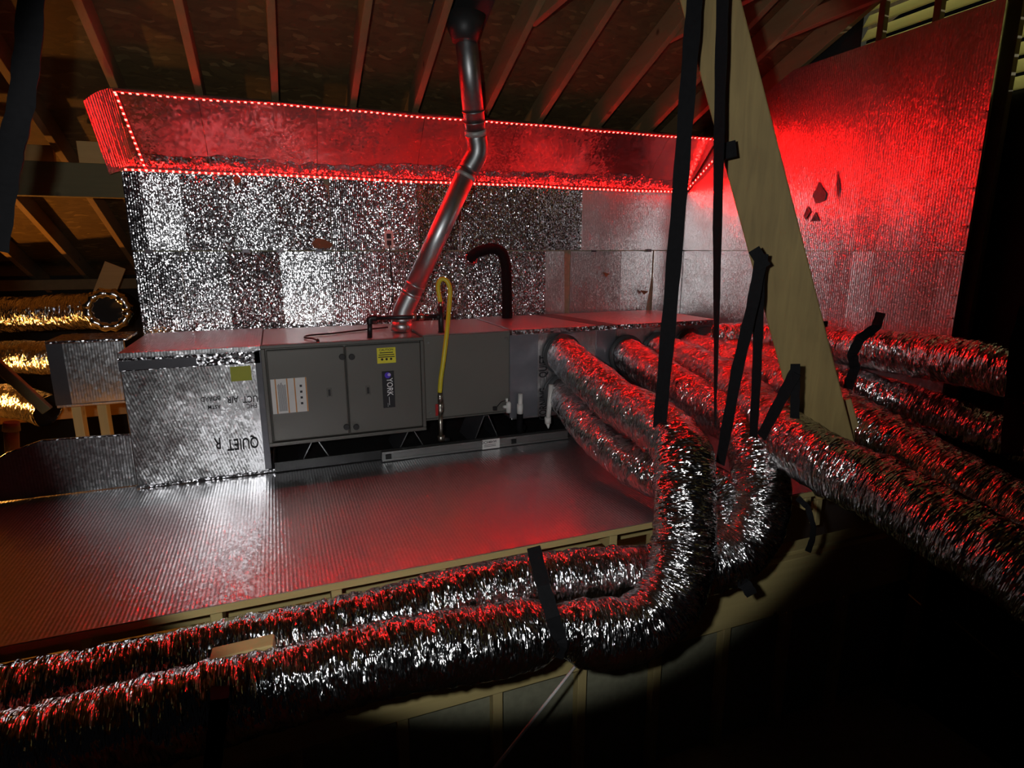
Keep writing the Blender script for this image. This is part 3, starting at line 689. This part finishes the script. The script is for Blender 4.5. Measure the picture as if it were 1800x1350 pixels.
band(e2, vt, .02, .03, RP+.004, 'grey_tape', 'tape_wrap'); band(e2, vt, .22, .01, RP+.004, 'galv_dark'); band(e2, vt, .12, .01, RP+.004, 'galv_dark')
MB().tube([vt-Vector((0, 0, .10)), vt-Vector((0, 0, .06)), vt+Vector((0, 0, .02))], [RP+.004, RP+.02, RP+.05], 24).build('storm_collar', 'dark_metal', vp)
y0, y1 = vt.y-.15, vt.y+.15
MB().hexa([(vt.x-.15, y0, roof_z(y0)+.135), (vt.x+.15, y0, roof_z(y0)+.135), (vt.x+.15, y1, roof_z(y1)+.135), (vt.x-.15, y1, roof_z(y1)+.135)], (0, 0, .012)).build('roof_flashing', 'dark_metal', vp)

# ------------------------------------------------------------------ gas line
GY = 3.42
gl = thing('gas_line', 'black iron gas pipe with yellow flexible connector in front of furnace', 'gas line', (1.0, 3.28, .02))
g0 = Vector((onY(650, 592, GY).x, GY, .686)); g1 = onY(650, 566, GY); g2 = onY(658, 559, GY); g3 = onY(775, 556, GY)
MB().tube([g0, g1], .014, 14).build('riser_pipe', 'gas_pipe', gl)
MB().tube(spline([g1-Vector((0, 0, .012)), g1+Vector((.002, 0, .018)), g2+Vector((.012, 0, 0))], .006), .019, 14).build('elbow_fitting', 'gas_pipe', gl)
MB().tube([g2, g3], .013, 14).build('cross_pipe', 'gas_pipe', gl)
for px in (727, 741, 770):
    c = onY(px, 557, GY); MB().tube([c-Vector((.012, 0, 0)), c+Vector((.012, 0, 0))], .019, 12).build('coupling', 'brass' if px < 760 else 'gas_pipe', gl)
MB().tube([g3+Vector((0, 0, .06)), g3-Vector((0, 0, .12))], .017, 14).build('drip_leg', 'gas_pipe', gl)
MB().tube([g3-Vector((0, 0, .09)), g3-Vector((0, 0, .125))], .021, 12).build('drip_cap', 'gas_pipe', gl)
MB().tube([g3+Vector((0, 0, .05)), g3+Vector((0, 0, .085))], .015, 12).build('flare_nut', 'brass', gl)
hy = 3.36
hose = [g3+Vector((0, 0, .08)), onY(773, 525, GY), onY(770, 503, GY), onY(775, 491, 3.41), onY(785, 493, 3.40), onY(791, 510, 3.39), onY(789, 545, 3.37), onY(786, 580, 3.33), onY(780, 630, 3.30), onY(775, 665, 3.29), onY(773, 690, 3.285)]
MB().tube(spline(hose, .012), .0135, 14).build('yellow_connector', 'gas_yellow', gl)
k0, k1, k2, k3 = onY(773, 690, 3.285), onY(774, 706, 3.285), onY(774, 728, 3.285), onY(775, 768, 3.285)
MB().tube([k0, k1], [.014, .017], 12).build('flare_nut', 'brass', gl)
vb = MB().tube([k1, k1.lerp(k2, .3), k1.lerp(k2, .7), k2], [.015, .021, .021, .015], 14).build('ball_valve', 'brass', gl)
MB().bar(k1.lerp(k2, .2)+Vector((-.024, -.012, .006)), k2+Vector((-.024, -.012, -.004)), .016, .010, (0, 1, 0)).build('valve_handle', 'valve_red', vb, bevel=.003)
MB().tube([k2, k3], .0135, 14).build('supply_pipe', 'brass', gl)
MB().tube([k3+Vector((0, 0, .012)), k3-Vector((0, 0, .02))], .024, 16).build('floor_fitting', 'brass', gl)
MB().tube([k3-Vector((0, 0, .012)), k3+Vector((.05, 0, -.022))], .014, 12).build('side_stub', 'gas_pipe', gl)

# ------------------------------------------------------------------ drain pan, strut, stands, PVC
dp = thing('drain_pan', 'shallow black drain pan under the furnace and coil', 'pan', (.8, 3.6, .002))
MB().box(-.07, 1.70, 3.30, 4.02, .002, .008).build('pan_floor', 'pan_black', dp)
for q in ((-.07, 1.70, 3.29, 3.302, .002, .055), (-.07, 1.70, 4.02, 4.03, .002, .055), (-.08, -.07, 3.29, 4.03, .002, .055), (1.70, 1.71, 3.29, 4.03, .002, .055)):
    MB().box(*q).build('pan_rim', 'pan_black', dp, bevel=.001)
st = thing('strut_channel', 'slotted steel strut channel lying in front of the black pan', 'channel', (1.06, 3.25, .002))
sx0, sx1 = onZ(672, 812, 0).x, onZ(996, 770, 0).x
MB().box(sx0, sx1, 3.238, 3.276, .002, .014).build('lower_flange', 'strut_steel', st, bevel=.002)
MB().box(sx0, sx1, 3.246, 3.276, .014, .044).build('web', 'strut_steel', st)
MB().box(sx0, sx1, 3.238, 3.276, .044, .058).build('upper_flange', 'strut_steel', st, bevel=.002)
for t in (.03, .6825):
    x = sx0+(sx1-sx0)*t; MB().box(x-.016, x+.016, 3.236, 3.248, .016, .042).build('black_clip', 'knob_black', st)
x = sx0+(sx1-sx0)*.555
pl_ = MB().box(x-.055, x+.055, 3.233, 3.237, .003, .062).build('paper_label', 'label_white', st); pl_['label'] = 'white paper label'
text('label_print', 'DCX48HW', .024, (x-.012, 3.2326, .045), (1, 0, 0), (0, 0, 1), 'ink', pl_, sx=.8, thick=.0003)
for z in (.018, .027): MB().box(x-.045, x+.03, 3.2322, 3.2332, z, z+.003).build('print_line', 'tape_dark', pl_)
for px, py0, py1, who, yy in ((556, 783, 812, 'left', 3.36), (722, 762, 793, 'middle', 3.36), (852, 738, 768, 'right', 3.36)):
    s_ = thing('stand_bracket', who+' folded metal A-shaped bracket propping the furnace above the platform', 'bracket', (onY(px, py1, yy).x, yy, .008), 'folded brackets under the furnace')
    cx = onY(px, py1, yy).x; zt = .145 if who != 'right' else .185
    for sg in (-1, 1):
        MB().hexa([(cx+sg*.012, yy-.03, zt), (cx+sg*.085, yy-.03, .009), (cx+sg*.085, yy+.25, .009), (cx+sg*.012, yy+.25, zt)], (sg*.004, 0, .001)).build('slanted_leg', 'tape_dark', s_)
        MB().bar((cx+sg*.013, yy-.031, zt), (cx+sg*.086, yy-.031, .010), .005, .004, (0, 1, 0)).build('bright_edge', 'galv_dark', s_)
    MB().box(cx-.016, cx+.016, yy-.03, yy+.25, zt-.004, zt).build('top_fold', 'tape_dark', s_)
pv = thing('drain_pipe', 'short white plastic pipe rising from black trap by coil cabinet', 'pipe', onY(914, 725, 3.30))
MB().tube([onY(914, 728, 3.30), onY(915, 692, 3.30)], .014, 14).build('pipe', 'pvc_white', pv)
MB().tube([onY(914, 728, 3.30), onY(914, 710, 3.30)], .019, 14).build('coupling', 'pvc_white', pv)
MB().tube(spline([onY(914, 727, 3.30), onY(913, 752, 3.30), onY(916, 758, 3.32), onY(920, 750, 3.40)], .01), .020, 14).build('black_trap', 'hose_black', pv)
pv2 = thing('vent_stub', 'taller slanting white plastic pipe standing in the pan corner', 'pipe', onY(965, 752, 3.22))
MB().tube([onY(963, 742, 3.24), onY(969, 676, 3.24)], .015, 14).build('pipe', 'pvc_white', pv2)
MB().tube([onY(963, 733, 3.24), onY(963, 744, 3.24)], .020, 14).build('coupling', 'pvc_white', pv2)
MB().tube([onY(963, 743, 3.24), onY(964, 753, 3.24)], [.016, .004], 12).build('tip', 'pvc_white', pv2)
fsw = thing('float_switch', 'small white float switch bottle with black cable by coil cabinet', 'float switch', onY(893, 725, 3.30))
MB().tube([onY(894, 725, 3.30), onY(894, 709, 3.30), onY(894, 706, 3.30)], [.016, .016, .009], 14).build('bottle', 'pvc_white', fsw)
MB().tube([onY(891, 706, 3.30), onY(891, 700, 3.30)], .008, 10).build('cap', 'pvc_white', fsw)
MB().tube([onY(885, 715, 3.32), onY(891, 715, 3.30)], .011, 12).build('elbow', 'pvc_white', fsw)
MB().tube(spline([onY(890, 704, 3.30), onY(882, 706, 3.31), onY(876, 712, 3.33), onY(871, 718, 3.338)], .008), .0025, 8).build('cable', 'knob_black', fsw)
c = onY(870, 718, 3.338); MB().box(c.x-.012, c.x+.012, 3.328, 3.345, c.z-.012, c.z+.012).build('cable_box', 'knob_black', fsw, bevel=.002)

# refrigerant line, outlet, control wires
rl = thing('refrigerant_line', 'black foam-covered pipe bending from foil wall down to coil cabinet', 'pipe', onY(890, 572, 3.95))
MB().tube(spline([onY(828, 455, 4.14), onY(832, 448, 4.05), onY(845, 441, 3.99), onY(865, 437, 3.97), onY(880, 442, 3.96), onY(888, 462, 3.95), onY(891, 510, 3.94), onY(891, 572, 3.92)], .015), .036, 20).build('foam_sleeve', 'hose_black', rl)
MB().tube([onY(827, 455, 4.118), onY(829, 453, 4.105)], [.052, .046], 18).build('wall_ring', 'foil_tape', rl)
ol = thing('wall_outlet', 'off-white wall outlet plate on the foil wall above furnace', 'outlet', onY(683, 420, WB))
c = onY(683, 421, WB-.012)
MB().box(c.x-.028, c.x+.030, WB-.024, WB-.010, c.z-.058, c.z+.056).build('cover_plate', 'outlet_white', ol, bevel=.003)
for dz in (.022, -.022):
    MB().box(c.x-.014, c.x+.016, WB-.027, WB-.023, c.z+dz-.016, c.z+dz+.016).build('socket', 'knob_black', ol, bevel=.002)
MB().tube(spline([c+Vector((0, -.016, -.03)), onY(687, 470, WB-.02), onY(691, 520, WB-.02), onY(684, 545, WB-.03), onY(676, 566, 3.95)], .02), .004, 8).build('power_cord', 'knob_black', ol)
tw = thing('control_wire', 'thin black control wire lying across the furnace top', 'wire', (.3, 3.5, .69))
MB().tube(spline([Vector((.19, 3.36, .692)), Vector((.17, 3.42, .696)), Vector((.13, 3.50, .694)), Vector((.16, 3.58, .694)), Vector((.30, 3.62, .694)), Vector((.50, 3.72, .694)), Vector((.64, 3.78, .694))], .02), .005, 8).build('wire', 'knob_black', tw)
MB().tube([(.19, 3.35, .690), (.19, 3.37, .694)], .009, 8).build('grommet', 'knob_black', tw)

# ------------------------------------------------------------------ brace and straps
br = thing('diagonal_brace', 'wide slanting timber brace in front of the right foil wall', 'brace', P(1462, 800, 2.16))
bt, bb_ = P(1232, -60, 2.12), P(1478, 870, 2.46)
MB().bar(bt, bb_, .190, .040, (bt-CAM).cross(bt-bb_).cross(bt-bb_).normalized() if False else (CAM-bt.lerp(bb_, .5)).normalized()).build('timber', 'brace_wood', br, bevel=.005)
sd = (bb_-bt).normalized(); toc = (CAM-bt.lerp(bb_, .5)).normalized(); side = sd.cross(toc).normalized()
o2 = side*(-.06)-toc*.04
MB().bar(bt+o2, bb_+o2, .07, .04, toc).build('stiffener', 'brace_wood', br, bevel=.005)
MB().bar(P(1470, 705, 2.5), P(1505, 830, 2.5), .11, .038, toc).build('foot_block', 'brace_wood', br, bevel=.005)
MB().bar(P(1281, 250, 2.10), P(1284, 278, 2.10), .045, .012, toc).build('tape_patch', 'black_strap', br)
MB().bar(P(1325, 438, 2.10), P(1345, 470, 2.10), .04, .010, toc).build('tape_patch', 'black_strap', br)
SG = 'black hanging straps holding up the ducts'
strap('wide black strap hanging from the roof to the front duct bend', [P(1226, -60, 2.0), P(1213, 100, 2.05), P(1198, 300, 2.14), P(1178, 540, 2.24), P(1158, 765, 2.36)], .054, .004, [0, 12, 0, 10, 30], SG)
strap('narrow twisting black strap left of brace, hanging from roof to front duct', [P(1272, -60, 1.95), P(1266, 150, 2.0), P(1261, 400, 2.08), P(1259, 600, 2.14), P(1257, 745, 2.18)], .042, .004, [20, 35, 50, 72, 86], SG)
strap('black strap slanting from brace down to the second duct loop', [P(1340, 446, 2.10), P(1322, 540, 2.15), P(1296, 650, 2.26), P(1266, 815, 2.44)], .042, .004, [10, 20, 10, 30], SG)
strap('black strap dropping straight beside the slanting strap onto second duct', [P(1338, 455, 2.12), P(1334, 540, 2.2), P(1330, 660, 2.3), P(1324, 768, 2.38)], .036, .004, [40, 20, 30, 40], SG)
strap('short black strap slanting left from low on the brace', [P(1398, 655, 2.06), P(1374, 700, 2.15), P(1338, 768, 2.28)], .040, .004, [10, 20, 30], SG)
strap('short upright black strap hanging low on the front of brace', [P(1398, 640, 2.05), P(1398, 690, 2.1), P(1397, 735, 2.14)], .030, .004, [0, 15, 10], SG)
strap('black strap curving around the topmost right-hand duct', [P(1548, 550, 2.97), P(1540, 575, 2.84), P(1512, 595, 2.78), P(1498, 622, 2.76), P(1503, 648, 2.80), P(1494, 668, 2.84), P(1488, 695, 2.9)], .042, .004, [0, 0, 0, 0, 10, 10, 20], SG)
strap('stub of black strap behind the topmost duct near brace', [P(1446, 565, 3.35), P(1447, 584, 3.34)], .05, .004, [0, 0], SG)
strap('broad black strap at the right edge crossing the right ducts', [P(1812, 540, 2.1), P(1792, 610, 2.1), P(1786, 700, 2.08), P(1778, 800, 1.95)], .06, .004, [0, 0, 0, 0], SG)
strap('black strap from platform edge wrapped over front duct', [P(938, 962, 2.02), P(955, 1030, 1.92), P(972, 1085, 1.88), P(985, 1130, 1.90), P(978, 1155, 1.96)], .046, .004, [0, 0, 0, 0, 0], SG)
strap('dark strap hanging under the front duct at lower left', [P(388, 1178, 1.70), P(386, 1230, 1.555), P(380, 1290, 1.56), P(372, 1360, 1.56)], .044, .004, [0, 0, 0, 0], SG)
strap('loose black strap tail on the header below second duct loop', [P(1282, 1000, 2.3), P(1298, 1020, 2.3), P(1312, 1030, 2.29), P(1322, 1046, 2.28)], .045, .004, [0, 10, 0, 0], SG)
strap('thin loose black strap curling below the nearest right duct', [P(1402, 875, 2.3), P(1420, 892, 2.3), P(1430, 925, 2.3), P(1428, 948, 2.3), P(1420, 970, 2.3)], .022, .003, [0, 20, 40, 30, 20], SG)
strap('glossy black wrapped strap hanging at the far left edge', [P(58, -60, 1.5), P(50, 80, 1.52), P(38, 180, 1.54), P(20, 260, 1.56), P(6, 340, 1.58), P(-8, 440, 1.6)], .055, .012, [0, 10, 0, 15, 0, 0], SG)
# offcut, rod
tag(MB().bar(P(372, 1158, 1.79), P(482, 1132, 1.84), .06, .036, (0, 0, 1)).build('lumber_offcut', 'lumber_x', bevel=.004), 'short pale lumber offcut wedged between the two lower ducts', 'board')
tag(MB().tube([P(1012, 1170, 2.25), P(860, 1362, 2.0)], .006, 10).build('thin_rod', 'pvc_white'), 'thin pale rod slanting down below the front duct', 'rod')
